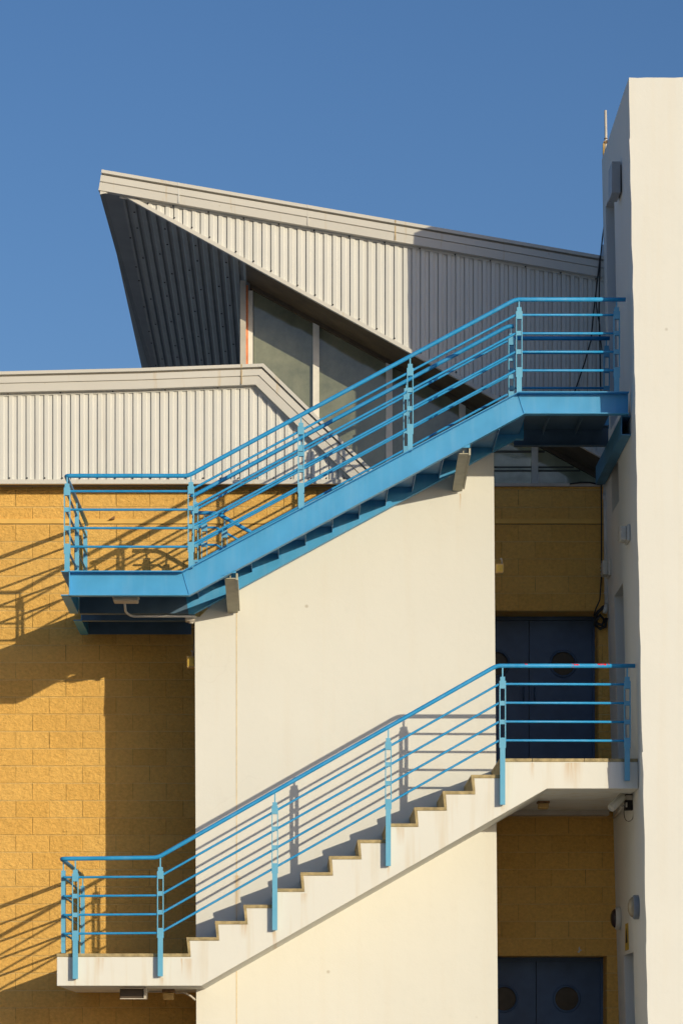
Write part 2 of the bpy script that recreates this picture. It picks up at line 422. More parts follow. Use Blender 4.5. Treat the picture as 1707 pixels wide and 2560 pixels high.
def band(mb, line, offs, y):
    """fascia swept along a polyline in xz. offs: list of (drop, proud)"""
    n = len(line); L = [Vector((p[0], 0, p[1])) for p in line]
    nr = []
    for i in range(n):
        ds = []
        if i: ds.append((L[i]-L[i-1]).normalized())
        if i < n-1: ds.append((L[i+1]-L[i]).normalized())
        nn = Vector((0,0,0))
        for d in ds: nn += Vector((d.z, 0, -d.x))
        nn.normalize(); nn /= max(.4, nn.dot(Vector((ds[0].z, 0, -ds[0].x)))); nr.append(nn)
    base = []
    for i in range(n):
        for d, pr in offs:
            q = L[i] + nr[i]*d; base.append((q.x, y-pr, q.z))
    m = len(offs); fs = []
    for i in range(n-1):
        for j in range(m-1): fs.append((i*m+j, i*m+j+1, (i+1)*m+j+1, (i+1)*m+j))
    fs.append(tuple(range(m))); fs.append(tuple((n-1)*m+j for j in range(m))[::-1])
    mb.add(base, fs)
FP = [(0, -.3), (0, .108), (.036, .108), (.037, .045), (.055, .045), (.056, .086), (.060, .090), (.128, .090), (.131, .070), (.138, .070), (.140, .088), (.222, .082), (.230, .082), (.231, 0.0)]
def screws(mb, pts, y, r=.009):
    for x, z in pts: mb.lathe((x, y, z), (0,-1,0), [(0, r), (.006, r), (.008, 0)], 8, 1)

# lower parapet
lp = thing('metal_clad_parapet', 'low corrugated grey metal parapet with folded fascia above the yellow blocks', 'roof parapet', (-2, yC, SILL))
c0 = (PX(-60, yC-.1), PZ(941.5, yC-.1)); c1 = (PX(347, yC-.1), PZ(920, yC-.1)); c2 = (PX(658.5, yC-.1), PZ(908.5, yC-.1)); c3 = (PX(960, yC-.1), PZ(1203, yC-.1))
c0 = (c0[0]-3, c0[1]-.02)
def lp_top(x):
    pts = [c0, c1, c2, c3]
    for a, b in zip(pts, pts[1:]):
        if x <= b[0]: return a[1]+(b[1]-a[1])*(x-a[0])/(b[0]-a[0])
    return c3[1]
BZ = PZ(1199.5, yC)
clad = MB()
ztop = lambda x: max(BZ, lp_top(x) - .10 - (.20 if x > c2[0] else 0))
ribbed(clad, c0[0]+.05, PX(930, yC), lambda x: BZ, ztop, yC, PX(578.9, yC))
clad.prism([(c0[0], BZ), (PX(930, yC), BZ), (c2[0]-.02, c2[1]-.06), (c1[0], c1[1]-.06), (c0[0], c0[1]-.06)], yC+.03, yG-.06)
sp = [(PX(x, yC), BZ+.02) for x in range(-20, 900, 44)]
screws(clad, sp, yC)
clad.build('cladding', [CLAD, DARK], lp)
# trim strip behind the fascia, ribs tucked in
tr = MB(); band(tr, [(c0[0], c0[1]-.2), (c1[0], c1[1]-.2), (c2[0]-.085, c2[1]-.2), (c3[0]-.225, c3[1]-.06)], [(0, 0.0), (0, .006), (.057, .006), (.057, 0.0)], yC)
screws(tr, [(PX(x, yC), lp_top(PX(x, yC))-.2-.034) for x in range(20, 640, 131)], yC-.006)
tr.build('top_trim', [CLAD, DARK], lp)
fb = MB(); band(fb, [c0, c1, c2, c3], FP, yC)
fb.build('fascia', FASC, lp)
MB().prismx([(yC+.04, BZ-.0), (yC-.022, BZ-.0), (yC-.022, BZ-.040), (yC-.035, BZ-.052), (yC+.04, BZ-.052)], c0[0], PX(905, yC)).build('base_flashing', FASC, lp)
MB().box(c0[0], PX(930, yW), yC+.04, yW+.1, BZ-.03, BZ-.003).build('closure_strip', DARK, lp)
# joint cover on fascia above the column
jx = PX(604, yC)
MB().box(jx-.007, jx+.007, yC-.112, yC-.1085, lp_top(jx)-.042, lp_top(jx)).box(jx-.007, jx+.007, yC-.098, yC-.0925, lp_top(jx)-.225, lp_top(jx)-.06).build('joint_cover', RUSTY, lp)
# low flat roof behind the parapet
MB().prism([(-14, SILL+.04), (PX(600, yG), SILL+.04), (PX(600, yG), lp_top(-1)-.3), (-14, lp_top(-5)-.3)], yG-.05, 13).build('rear_volume', COLM, lp)

# roof wedge
rw = thing('roof_wedge', 'large wedge-shaped metal roof with ribbed gable and dark ribbed soffit pointing left', 'roof', (2, yC, 8.5))
y1 = yC - .1
ft0 = (PX(254.5, y1), PZ(423, y1)); ft1 = (PX(1500, y1), PZ(638, y1))
sl_ = (ft1[1]-ft0[1])/(ft1[0]-ft0[0])
XE = PX(1512, yC)
ft1 = (XE, ft0[1]+sl_*(XE-ft0[0]))
ftop = lambda x: ft0[1]+sl_*(x-ft0[0])
dg0 = (PX(284, yC), PZ(477, yC)); dg1 = (PX(1504, yC), PZ(1146, yC))
dsl = (dg1[1]-dg0[1])/(dg1[0]-dg0[0])
diag = lambda x: dg0[1]+dsl*(x-dg0[0])
cl = MB()
ribbed(cl, PX(318, yC), XE, lambda x: diag(x)+.02, lambda x: max(diag(x)+.02, ftop(x)-.26), yC, PX(568, yC), .1005)
spts = []
x = PX(370, yC); i = 0
while x < XE: spts.append((x, diag(x)+.075)); x += .201*(1 if i % 3 else 1.5); i += 1
screws(cl, spts, yC)
cl.build('gable_cladding', [CLAD, DARK], rw)
tr = MB(); band(tr, [(PX(300, yC), ftop(PX(300, yC))-.225), (XE, ftop(XE)-.225)], [(0, 0.0), (0, .005), (.035, .005), (.035, 0)], yC)
screws(tr, [(PX(x, yC), ftop(PX(x, yC))-.248) for x in range(345, 1490, 88)], yC-.005)
tr.build('top_trim', [CLAD, DARK], rw)
# diagonal drip trim
tm = MB(); dn = Vector((-dsl, 1)).normalized()
a = Vector((PX(283, yC), diag(PX(283, yC)))); b = Vector((XE, diag(XE)))
tm.prism([tuple(a), tuple(b), tuple(b+dn*.042), tuple(a+dn*.042)], yC-.028, yC+.03)
tm.build('drip_trim', FASC, rw)
fb = MB(); band(fb, [ft0, ft1], FP, yC)
fb.build('fascia', FASC, rw)
for px_, mm in ((447, CLAD), (988, RUSTY), (770, FASC)):
    jx = PX(px_, y1)
    MB().box(jx-.007, jx+.007, yC-.111, yC-.1085, ftop(jx)-.036, ftop(jx)+.001).box(jx-.007, jx+.007, yC-.093, yC-.0905, ftop(jx)-.224, ftop(jx)-.062).build('joint_cover', mm, rw)
# solid behind (top plane, back)
YB = 12.5
lx = PX(249.5, yC)
sd = MB(); 
edge = [(ft0[0]+.02, ft0[1]-.05), (XE, ft1[1]-.05), (XE, diag(XE)+.06), (PX(285, yC)+.03, diag(PX(285, yC))+.06), (lx+.03, PZ(480, yC)+.03)]
sd.prism(edge, yC+.03, YB); sd.build('roof_body', FASC, rw)
# nose closure at the tip
ns = MB(); y2 = yC-.07
ns.add([P(257,452,y2), P(262,470,y2), P(285,477,y2+.02), P(292,484,y2+.04), P(283,482.5,yC-.028), P(262,482,y2), P(250,485,y2), P(251,468,y2), P(256,462,y2),
        P(257,452,yC+.05), P(283,482.5,yC+.05), P(250,485,yC+.05)],
       [(0,8,7,6,5,4,3,2,1), (6,11,10,4,5), (0,9,11,6,7,8)]).build('corner_cap', FASC, rw)
# soffit, ribs run front to back
so = MB(); prof = [(0, 0), (.40, 0), (.55, .028), (.85, .028)]; pts = []
k = 0; p0 = PX(300, yC)
while p0 + k*.118 < XE:
    for u, d in prof: pts.append((p0+(k+u)*.118, d))
    k += 1
vs = []
for x, d in pts: vs += [(x, yC+.031, diag(x)+.008+d), (x, YB, diag(x)+.008+d)]
so.add(vs, [(2*i, 2*i+1, 2*i+3, 2*i+2) for i in range(len(pts)-1)])
yy = 2.9
while yy < YB:
    for k in range(0, 14, 3):
        x = p0+(k+.2)*.118 + (.118 if int(yy*2) % 2 else 0)
        so.lathe((x, yy, diag(x)+.008), (0,0,-1), [(0, .012), (.008, .012), (.01, 0)], 6, 1)
    yy += .62
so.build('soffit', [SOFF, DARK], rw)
x0_, x1_ = PX(617, yG), XE
MB().add([(x0_, yC+.034, diag(x0_)+.004), (x1_, yC+.034, diag(x1_)+.004), (x1_, yG-.06, diag(x1_)+.004), (x0_, yG-.06, diag(x0_)+.004),
          (x0_, yC+.034, diag(x0_)-.004), (x1_, yC+.034, diag(x1_)-.004), (x1_, yG-.06, diag(x1_)-.004), (x0_, yG-.06, diag(x0_)-.004)],
         [(0,1,2,3), (4,7,6,5), (0,4,5,1), (2,6,7,3), (1,5,6,2), (0,3,7,4)]).build('window_soffit', BROWN, rw)  # added panel over the grey soffit, coloured for shade and bounce
# dark box gutter on the raking edge
gx = lambda y: lx + (y-yC)*.017
MB().add([(lx, yC-.02, PZ(484.6, yC)), (lx+.05, yC-.02, PZ(481.5, yC)), (p0+.02, yC-.02, diag(p0+.02)+.01), (p0+.02, yC-.02, diag(p0)+.05), (lx, yC-.02, PZ(478, yC)),
          (gx(YB), YB, PZ(484.6, yC)), (gx(YB)+.05, YB, PZ(481.5, yC)), (p0+.02, YB, diag(p0+.02)+.01), (p0+.02, YB, diag(p0)+.05), (gx(YB), YB, PZ(478, yC))],
         [(0,1,2,3,4), (5,9,8,7,6), (0,5,6,1), (1,6,7,2), (2,7,8,3), (3,8,9,4), (4,9,5,0)]).build('edge_gutter', SOFF, rw)

# ------------------------------------------------------------------ glazing
gw = thing('glazed_wall', 'sloping row of dusty greenish windows recessed under the roof wedge', 'window', (1.5, yG, SILL))
gb = SILL+.036
xs_m = [634, 790, 972.5, 1155, 1336, 1518]
hd = .055
for i in range(len(xs_m)-1):
    a = PX(xs_m[i], yG)+(.037 if i else 0); b = PX(xs_m[i+1], yG)-.037
    MB().prism([(a, gb), (b, gb), (b, diag(b)-hd), (a, diag(a)-hd)], yG, yG+.02).build('pane', GLASS if i < 3 else GLASSB, gw)
for px in xs_m[1:]:
    c = PX(px, yG); a, b = c-.037, c+.037
    MB().prism([(a, gb), (b, gb), (b, diag(b)-hd), (a, diag(a)-hd)], yG-.05, yG+.03).build('mullion', MULL, gw)
for px0, px1 in ((1172, 1328), (1345, 1480)):
    for py, hh in ((1129, .014), (1168, .010), (1177, .010)):
        a, b = PX(px0, yG), PX(px1, yG)
        zc = PZ(py, yG)
        b = min(b, dg0[0]+(zc+hh+hd-dg0[1])/dsl)
        if b > a+.05: MB().box(a, b, yG-.006, yG-.0005, zc-hh, zc+hh).build('reflection_strip', REFLB, gw)
a, b = PX(625, yG), XE
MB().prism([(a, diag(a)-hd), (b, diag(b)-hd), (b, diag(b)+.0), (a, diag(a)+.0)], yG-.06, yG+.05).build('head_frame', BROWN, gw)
MB().box(PX(620.5, yG), PX(632, yG), yG-.03, yG+.03, gb, diag(PX(632, yG))-.06).build('side_frame', WHITEM, gw)
MB().box(PX(614.5, yG), PX(620.5, yG)-.002, yG-.03, yG+.03, gb, diag(PX(619, yG))-.03).build('primer_strip', REDM, gw)
yc = yG-.12
MB().box(PX(600.5, yc), PX(614.6, yc), yc, yc+.16, gb, diag(PX(614.6, yc))-.012).build('corner_column', COLM, gw)
MB().box(PX(602, yG), PX(610, yG), yG+.06, YB, gb, diag(PX(612, yG))-.02).build('return_wall', COLM, gw)

# ------------------------------------------------------------------ tower
tw = thing('corner_tower', 'plain cream rendered tower with openings down its narrow left side', 'tower', (4, 1, GZ))
TZ = PZ(192.5, yT)
def txf(z): return PX(1619.6, yT) + (PX(1571, yT)-PX(1619.6, yT))*(z-PZ(2554, yT))/(PZ(195, yT)-PZ(2554, yT))
YBK = 2.9
def tx(y, z):       # side plane with slight flare to the back
    t = (y-yT)/(yW-yT); return txf(z) + t*(.012 + .045*max(0, min(1, (7.5-z)/6)))
OPN = [(1.25, 1.95, 7.83+.15, 8.41), (1.0, 1.97, 4.885, 6.92), (.88, 1.9, .78, 2.856), (1.1, 1.96, 8.76, 11.28)]
OPN = [(1.27, 1.95, PZ(1283, 1.95), PZ(1158, 1.95)), (1.05, 1.95, 4.885, PZ(1491, 1.95)), (.90, 1.9, .78, PZ(2390, 1.9)), (1.12, 1.96, 8.76, 11.28)]
YV = lambda z: YBK if z < 9.6 else 2.26
zs = sorted(set([GZ, TZ, 9.6] + [z for o in OPN for z in o[2:]] + [GZ+i*.22 for i in range(1, 51) if GZ+i*.22 < TZ-.1]))
ys = sorted(set([yT, 0, .45, 2.26, YBK] + [y for o in OPN for y in o[:2]]))
tm = MB(); rj = {z: random.uniform(-.006, .006) for z in zs}
def tv(y, z): return (tx(y, z) + (rj[z] if y == yT else 0), y, z)
for i in range(len(zs)-1):
    for j in range(len(ys)-1):
        zc, ycn = (zs[i]+zs[i+1])/2, (ys[j]+ys[j+1])/2
        if ycn > YV(zc): continue
        if any(o[0] < ycn < o[1] and o[2] < zc < o[3] for o in OPN): continue
        tm.add([tv(ys[j], zs[i]), tv(ys[j+1], zs[i]), tv(ys[j+1], zs[i+1]), tv(ys[j], zs[i+1])], [(0,1,2,3)])
    ybk = YV((zs[i]+zs[i+1])/2)
    if i < len(zs)-2: tm.add([tv(yT, zs[i]), tv(yT, zs[i+1]), (9, yT, zs[i+1]), (9, yT, zs[i])], [(0,1,2,3)])
    else:
        a_, b_ = tv(yT, zs[i]), tv(yT, zs[i+1]); n_ = 60; tp = []
        for q in range(n_+1):
            t_ = q/n_; xa_ = a_[0]+(9-a_[0])*t_; xb2 = b_[0]+(9-b_[0])*t_
            dz_ = random.uniform(-.008, .004) if 0 < q < n_ else 0
            tp.append(((xa_, yT, zs[i]), (xb2, yT, zs[i+1]+dz_), (xb2, yT+.25, zs[i+1]-.002)))
        for q in range(n_):
            tm.add([tp[q][0], tp[q+1][0], tp[q+1][1], tp[q][1], tp[q][2], tp[q+1][2]], [(0,1,2,3), (3,2,5,4)])
    tm.add([tv(ybk, zs[i]), tv(ybk, zs[i+1]), (9, ybk, zs[i+1]), (9, ybk, zs[i])], [(0,1,2,3)])
    tm.add([(9, yT, zs[i]), (9, yT, zs[i+1]), (9, ybk, zs[i+1]), (9, ybk, zs[i])], [(0,1,2,3)])
tm.add([(txf(TZ)+.002, yT+.25, TZ-.002), (9, yT+.25, TZ-.002), (9, 2.26, TZ), tv(2.26, TZ)], [(0,1,2,3)])
tm.add([tv(2.26, 9.6), (9, 2.26, 9.6), (9, YBK, 9.6), tv(YBK, 9.6)], [(0,1,2,3)])
R = .28
for (a, b, z0, z1) in OPN:
    c = lambda y, z, r: (tx(y, z)+r, y, z)
    tm.add([c(a,z0,0), c(a,z0,R), c(a,z1,R), c(a,z1,0), c(b,z0,0), c(b,z0,R), c(b,z1,R), c(b,z1,0)],
           [(0,1,2,3), (4,7,6,5), (3,2,6,7), (0,4,5,1)])
# merge doubles for smooth normals on recalculation
tw_o = tm.build('wall', TOWER, tw)
bm = bmesh.new(); bm.from_mesh(tw_o.data); bmesh.ops.remove_doubles(bm, verts=bm.verts, dist=.0004); bmesh.ops.recalc_face_normals(bm, faces=bm.faces); bm.to_mesh(tw_o.data); bm.free()
for k, (a, b, z0, z1) in enumerate(OPN):
    xx = tx(a, z0)+R-.02
    if k == 0: MB().box(xx-.03, xx, a-.01, b+.01, z0-.01, z1+.01).build('window_pane', PORT, tw)
    else: MB().box(xx-.04, xx+.03, a-.01, b+.01, z0-.01, z1+.01).build('door', DOORB, tw)

# ------------------------------------------------------------------ concrete stair
cs = thing('concrete_staircase', 'lower cream concrete staircase with brown stone treads rising to the right', 'staircase', (0, .6, GZ))
T = [2385-40.67*k for k in range(13)]; XK = [142] + [466+71.1*k for k in range(12)]
def Q(px, py): return (PX(px, 0), PZ(py, 0))
XR = tx(0, 4.7) - .003
t8 = 8.5
poly = [Q(142, T[0]+t8)]
for k in range(1, 13):
    poly.append(Q(XK[k]+10.5, T[k-1]+t8)); poly.append(Q(XK[k]+7.5, T[k]+t8))
poly += [(XR-.0, Q(0, T[12]+t8)[1]), (XR, Q(0, 1972.3)[1]), Q(1367, 1972.3), Q(503, 2466), Q(142, 2466)]
body = MB().prism(poly, 0, yS)
body.build('stair_slab', CREAMD, cs, bevel=.006)
MB().box(PX(142, 0), PX(478, 0), yS+.0005, yW, PZ(2466, 0), PZ(T[0]+t8, 0)-.001).build('landing_slab', CREAMD, cs)
MB().box(PX(1262, 0), XR, yS+.0005, yW, PZ(1972.3, 0), PZ(T[12]+t8, 0)-.001).build('landing_slab', CREAMD, cs)
def xoff(a, k): return a
for k in range(0, 13):
    x0 = XK[k]; x1 = XK[k+1]+10 if k < 12 else None
    zt_, zb_ = T[k], T[k]+t8
    if k == 12:
        for (a, b) in ((XK[12], 1329), (1330.2, 1459), (1460.2, 1523), (1524, None)):
            xb = PX(b, 0) if b else XR-.004
            MB().box(PX(a, 0), xb, -.006 if a < 1500 else .004, yW-.001, PZ(zb_, 0)+.001, PZ(zt_, 0)).build('tread', TILE, cs, bevel=.003)
    elif k == 0:
        MB().box(PX(x0, 0)-.002, PX(x1, 0), -.006, yW-.001, PZ(zb_, 0)+.001, PZ(zt_, 0)).build('tread', TILE, cs, bevel=.003)
    else:
        MB().box(PX(x0, 0), PX(x1, 0), -.006-.001*(k % 2), yS-.001, PZ(zb_, 0)+.001, PZ(zt_, 0)).build('tread', TILE, cs, bevel=.003)
    if k:
        lean = 3.5
        MB().prism([Q(x0+1, zb_-.3), Q(x0+8, zb_-.3), Q(x0+11-.5, T[k-1]+.2), Q(x0+1+lean, T[k-1]+.2)], -.004, yS-.002).build('riser', TILE, cs)
# duct along the back of the middle landing soffit
dct = MB().box(PX(1262, 0), XR-.03, 2.50, 2.69, PZ(1972.3, 0)-.055, PZ(1972.3, 0)-.002)
tag(dct.build('cable_trunking', BEIGE), 'long pale trunking box along the ceiling under the middle landing', 'trunking')

# ------------------------------------------------------------------ steel stairs
def chan(mb, tops, bots, yweb, yfl, t=.010):
    """channel following top/bottom polylines (x,z); web at yweb, flange reaches yfl"""
    y0, y1 = min(yweb, yfl), max(yweb, yfl)
    wy = (yweb, yweb+.008) if yfl < yweb else (yweb-.008, yweb)
    mb.prism(tops + bots[::-1], wy[0], wy[1])
    fy0, fy1 = (yfl, yweb-.0005) if yfl < yweb else (yweb+.0005, yfl)
    for line, s in ((tops, -1), (bots, 1)):
        for a, b in zip(line, line[1:]):
            mb.prism([a, b, (b[0], b[1]+s*t), (a[0], a[1]+s*t)], fy0, fy1)
us = thing('steel_staircase', 'upper blue steel staircase rising right to the tower above the cream wall', 'staircase', (.5, .6, 6.5))
xL = PX(174, 0); xRt = PX(1572, -.08)
tops = [(xL, kz1), (kx1, kz1), (kx2, kz2), (xRt, kz2)]; bots = [(xL, bz1), (bx1, bz1), (bx2, bz2), (xRt, bz2)]
m = MB(); chan(m, tops, bots, 0, -.09); m.build('front_stringer', BLUE, us)
for (ax, az_, bx_, bz_) in ((kx1, kz1, bx1, bz1), (kx2, kz2, bx2, bz2)):
    MB().tube([(ax, -.004, az_-.012), (bx_, -.004, bz_+.012)], .004, 6).build('weld_seam', BLUE, us)
# inner stringer of the flight
m = MB(); yi = 1.12
xj = PX(520, yi)
chan(m, [(kx1-.02, kz1-.004), (kx1, kz1-.004), (kx2, kz2-.004), (kx2+.15, kz2-.004)], [(bx1-.05, bz1), (bx1, bz1), (bx2, bz2), (kx2+.15, bz2)], yi, yi+.08); m.build('inner_stringer', BLUE, us)
m = MB(); chan(m, [(xL+.02, kz1-.005), (kx1-.021, kz1-.005)], [(xL+.02, bz1+.001), (bx1-.051, bz1+.001)], yi, yi+.08); m.build('landing_beam', SHADEBLUE, us)  # same beam as the inner stringer; its shade is painted by darker blue
# left landing: end channel, joists, deck
dz1 = kz1-.035
m = MB()
for (a, b) in ((-.08, yi), (1.60, 2.64)):
    xo = xL-.085
    m.box(xL, xL+.008, a+.001, b, bz1, kz1-.001)
    m.box(xo, xL-.0005, a, b, kz1-.011, kz1-.0012); m.box(xo, xL-.0005, a, b, bz1+.0005, bz1+.010)
m.build('end_channel', BLUE, us)
MB().box(xL+.01, PX(487, 0), .009, yi-.009, dz1-.012, dz1).box(xL+.01, PX(482, 2), yi+.085, 2.64, dz1-.012, dz1).build('landing_deck', SHADEBLUE, us)
m = MB(); m.box(xL+.01, PX(478, 1.6), 1.60, 1.608, bz1, dz1-.013); m.box(xL+.01, PX(478, 1.6), 1.6085, 1.68, bz1, bz1+.01)
m.build('joist', SHADEBLUE, us)
m = MB(); m.box(xL+.01, PX(478, 2.6), 2.60, 2.608, bz1, dz1-.013); m.build('joist', SHADEBLUE, us)
# treads: folded plates
NR = 13; rise = (kz2-.035-dz1)/NR
RX = [PX(487+69.1*k, 0) for k in range(13)]
for k in range(12):
    z = dz1+(k+1)*rise; t = .006; x0, x1 = RX[k], RX[k+1]
    m = MB(); m.box(x0, x1-.001, .009, yi-.009, z-t, z); m.box(x0, x0+t, .009, yi-.009, z-rise+.0005, z-t-.0005)
    m.box(x0, x0+.007, .009, yi-.009, z-rise-.060, z-rise-.0065)
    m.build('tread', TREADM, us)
MB().box(RX[12], RX[12]+.006, .009, yi-.009, kz2-.035-rise, kz2-.048).build('riser_plate', TREADM, us)
# right landing
dz2 = kz2-.035; yr = 1.52
MB().box(RX[12], PX(1545, -.08), .009, yr-.009, dz2-.012, dz2).build('landing_deck', SHADEBLUE, us)
m = MB(); chan(m, [(PX(1284, yr), kz2-.004), (PX(1560, 0), kz2-.004)], [(PX(1284, yr), bz2), (PX(1560, 0), bz2)], yr, yr-.07); m.build('rear_channel', SHADEBLUE, us)
for px in (1385, 1470):
    MB().box(PX(px, 0), PX(px, 0)+.008, .009, yr-.08, dz2-.09, dz2-.0125).build('stiffener', SHADEBLUE, us)
# bearer channel on the tower side
zt2 = bz2-.002
m = MB(); zb2 = zt2-.205
pl = []
xa = tx(.05, 8.3)-.105; xb_ = tx(2.5, 8.3)-.02
m.box(xa, xa+.008, .0, 2.55, zb2, zt2); m.box(xa+.0085, tx(1, 8.3)-.004, .0, 2.55, zt2-.01, zt2); m.box(xa+.0085, tx(1, 8.3)-.004, .0, 2.55, zb2, zb2+.01)
m.build('bearer_channel', BEARER, us)
# cantilever brackets
for (xc, zf, zw, hw) in ((-.695, 6.773, 6.603, .058), (1.770, 8.094, 7.941, .054)):
    m = MB(); tt = zf+.035
    m.prismx([(.08, zf), (yS, zw), (yS, zw+.01), (.08, zf+.01)], xc-hw, xc+hw)
    m.prismx([(.08, zf+.0105), (yS, zw+.0105), (yS, tt), (.08, tt)], xc-.005, xc+.005)
    m.build('cantilever_bracket', BRACK, us)
    zb_ = botz(xc-.09)
    MB().prism([(xc-hw-.03, tt+.001), (xc+hw+.005, tt+.001), (xc+hw+.005, botz(xc+hw)-.001), (xc-hw-.03, botz(xc-hw-.03)-.001)] if botz(xc-hw-.03)-.002 > tt+.002 else [(xc-hw+.01, tt+.001), (xc+hw+.005, tt+.001), (xc+hw+.005, botz(xc+hw)-.001)], -.07, -.055).build('gusset_plate', BLUE, us)
    MB().obox((xc+hw+.012, .62, (zf+zw)/2+.03), (1,0,0), (0,1,(zw-zf)/(yS-.08)), (0,0,1), .010, .55, .035).build('edge_plate', BRACK, us)
# rear flight behind the spine wall
rf = thing('rear_steel_flight', 'blue steel flight behind the cream wall going down from the left landing', 'staircase', (.5, 2.1, 6.0))
rx0, rz0 = PX(520, 1.8), kz1; slope = -.56; L_ = 3.3
m = MB(); chan(m, [(rx0, rz0), (rx0+L_, rz0+slope*L_)], [(rx0, rz0-.26), (rx0+L_, rz0-.26+slope*L_)], 1.78, 1.84); m.build('stringer', BLUE, rf)
m = MB(); chan(m, [(rx0, rz0), (rx0+L_, rz0+slope*L_)], [(rx0, rz0-.26), (rx0+L_, rz0-.26+slope*L_)], 2.62, 2.56); m.build('stringer', BLUE, rf)
for k in range(11):
    z = dz1-(k+1)*.163; x0 = rx0+.02+k*.291
    MB().box(x0, x0+.30, 1.80, 2.55, z-.006, z).build('tread', SHADEBLUE, rf)

# ------------------------------------------------------------------ railings
def post_mesh(L, axis, big=1.0):
    """origin at handrail centre, extends down L. axis: 'x' plate faces the camera, 'y' plate faces sideways"""
    m = MB(); hw = .034*big; th = .022
    def bx(w0, w1, z0, z1, t=th):
        if axis == 'x': m.box(w0, w1, -t, t, z0, z1)
        else: m.box(-t, t, w0, w1, z0, z1)
    R = [.163, .357, .552, .748] if big == 1.0 else [.196, .394, .592, .790]
    bx(-.007, .007, -R[0]+.078, -.015, .007)
    bx(-hw*.72, hw*.72, -R[0]+.036, -R[0]+.078)
    bx(-hw, hw, -R[0]-.045, -R[0]+.036)
    for r in R[1:3]: bx(-hw+.0101, hw-.0101, -r-.025, -r+.022, th*.8)
    bx(-hw, -hw+.010, -R[3]+.03, -R[0]-.0451); bx(hw-.010, hw, -R[3]+.03, -R[0]-.0451)
    bx(-hw, hw, -R[3]-.075*big, -R[3]+.03)
    bx(-hw*.78, hw*.78, -L, -R[3]-.0751*big)
    return m, R
PM = {}
def add_post(par, x, y, z, L, axis, big=1.0, mat=None):
    key = (round(L, 3), axis, big)
    if key not in PM:
        m, _ = post_mesh(L, axis, big)
        o = m.build('post', mat or POST, origin=(0,0,0)); PM[key] = o.data
    else:
        o = bpy.data.objects.new('post', PM[key]); COL.objects.link(o)
    o.parent = par; o.location = Vector((x, y, z)) - ORG[par.name]
    return o
def fillet(p, r=.05, n=4):
    out = [p[0]]
    for i in range(1, len(p)-1):
        a, b, c = p[i-1], p[i], p[i+1]; u = (a-b).normalized(); v = (c-b).normalized()
        A, Cc = b+u*r, b+v*r
        for k in range(n+1):
            t = k/n; out.append(A*(1-t)**2 + b*2*t*(1-t) + Cc*t*t)
    out.append(p[-1]); return out
def railing(label, group, path, posts, big=1.0, rails=True, trim=None, r=.0225):
    p = [Vector(q) for q in path]
    t = thing('railing', label, 'railing', ((p[0]+p[-1])/2 - Vector((0,0,1))), group)
    MB().tube(fillet(p), r, 16).build('handrail', BLUER, t)
    R = [.163, .357, .552, .748] if big == 1.0 else [.196, .394, .592, .790]
    if rails:
        for k in R:
            q = [v - Vector((0,0,k)) for v in (trim or p)]
            q = [Vector(v) for v in q]
            MB().tube(fillet(q, .02, 2), .0127, 10).build('rail', BLUER, t)
    for (x, y, z, L, ax) in posts: add_post(t, x, y, z, L, ax, big)
    return t
GR = 'blue tubular railings of the stairs'
# lower railing (fixed to the face of the concrete)
yl = -.052
def PL(px, py): return P(px, py, yl)
Lc = P(150, 2148, yl); 
A, B, Cc, D_ = PL(151, 2148), PL(394, 2145), PL(1240.6, 1665), PL(1587.6, 1665)
back = Vector((A.x+.03, 2.62, A.z))
A2 = Vector((A.x+.012, A.y, A.z))
def on(px):
    x = PX(px, yl)
    if x < B.x: return A.z+(B.z-A.z)*(x-A.x)/(B.x-A.x)
    if x < Cc.x: return B.z+(Cc.z-B.z)*(x-B.x)/(Cc.x-B.x)
    return Cc.z
pp = []
for px, base in ((188.5, 2448), (401, 2445), (687, 2328), (970.4, 2164), (1256, 2012), (1567.5, 1952)):
    L = on(px)-PZ(base, yl); L = {0: 1.268, 1: 1.465}[0 if L < 1.33 else 1] if px < 1500 else 1.21
    pp.append((PX(px, yl), yl, on(px), L, 'x'))
xe = PX(157.5, 0)
pp.append((xe, .06, A.z, .99, 'y')); pp.append((PX(208, 2.6)-.004, 2.58, A.z, .99, 'y'))
railing('blue railing along the lower concrete stair, red spray marks on its handrail', GR,
        [back, A2, B, Cc, D_], pp, big=1.001, trim=[Vector((back.x, 2.6, A.z)), A2+Vector((.02,0,0)), B+Vector((.02,0,-.005)), Cc+Vector((.03,0,.004)), Vector((PX(1565, yl), yl, Cc.z))])
lr = bpy.data.objects['railing']
for (a, b, zz, sw_) in ((1428, 1436, 1664.5, 5.2), (1434, 1447, 1663, 1.4), (1493, 1515, 1661.5, 2.2), (1519, 1523, 1661, 1.3), (1311, 1318, 1661.3, 1.0)):
    rs = MB(); n = 5; vs = []; fs = []
    for i in range(n+1):
        px = a+(b-a)*i/n
        h = sw_*1.7*(.6+.4*math.sin(i*2.3+a))
        for s_ in (-1, 1):
            pyy = zz+s_*h; 
            dzz = max(-.020, min(.020, PZ(pyy, yl)-Cc.z)); yy_ = yl-math.sqrt(max(0, .0245**2-dzz**2))
            vs.append((PX(px, yl), yy_, Cc.z+dzz))
    for i in range(n): fs.append((2*i, 2*i+1, 2*i+3, 2*i+2))
    rs.add(vs, fs).build('spray_mark', RED, lr)
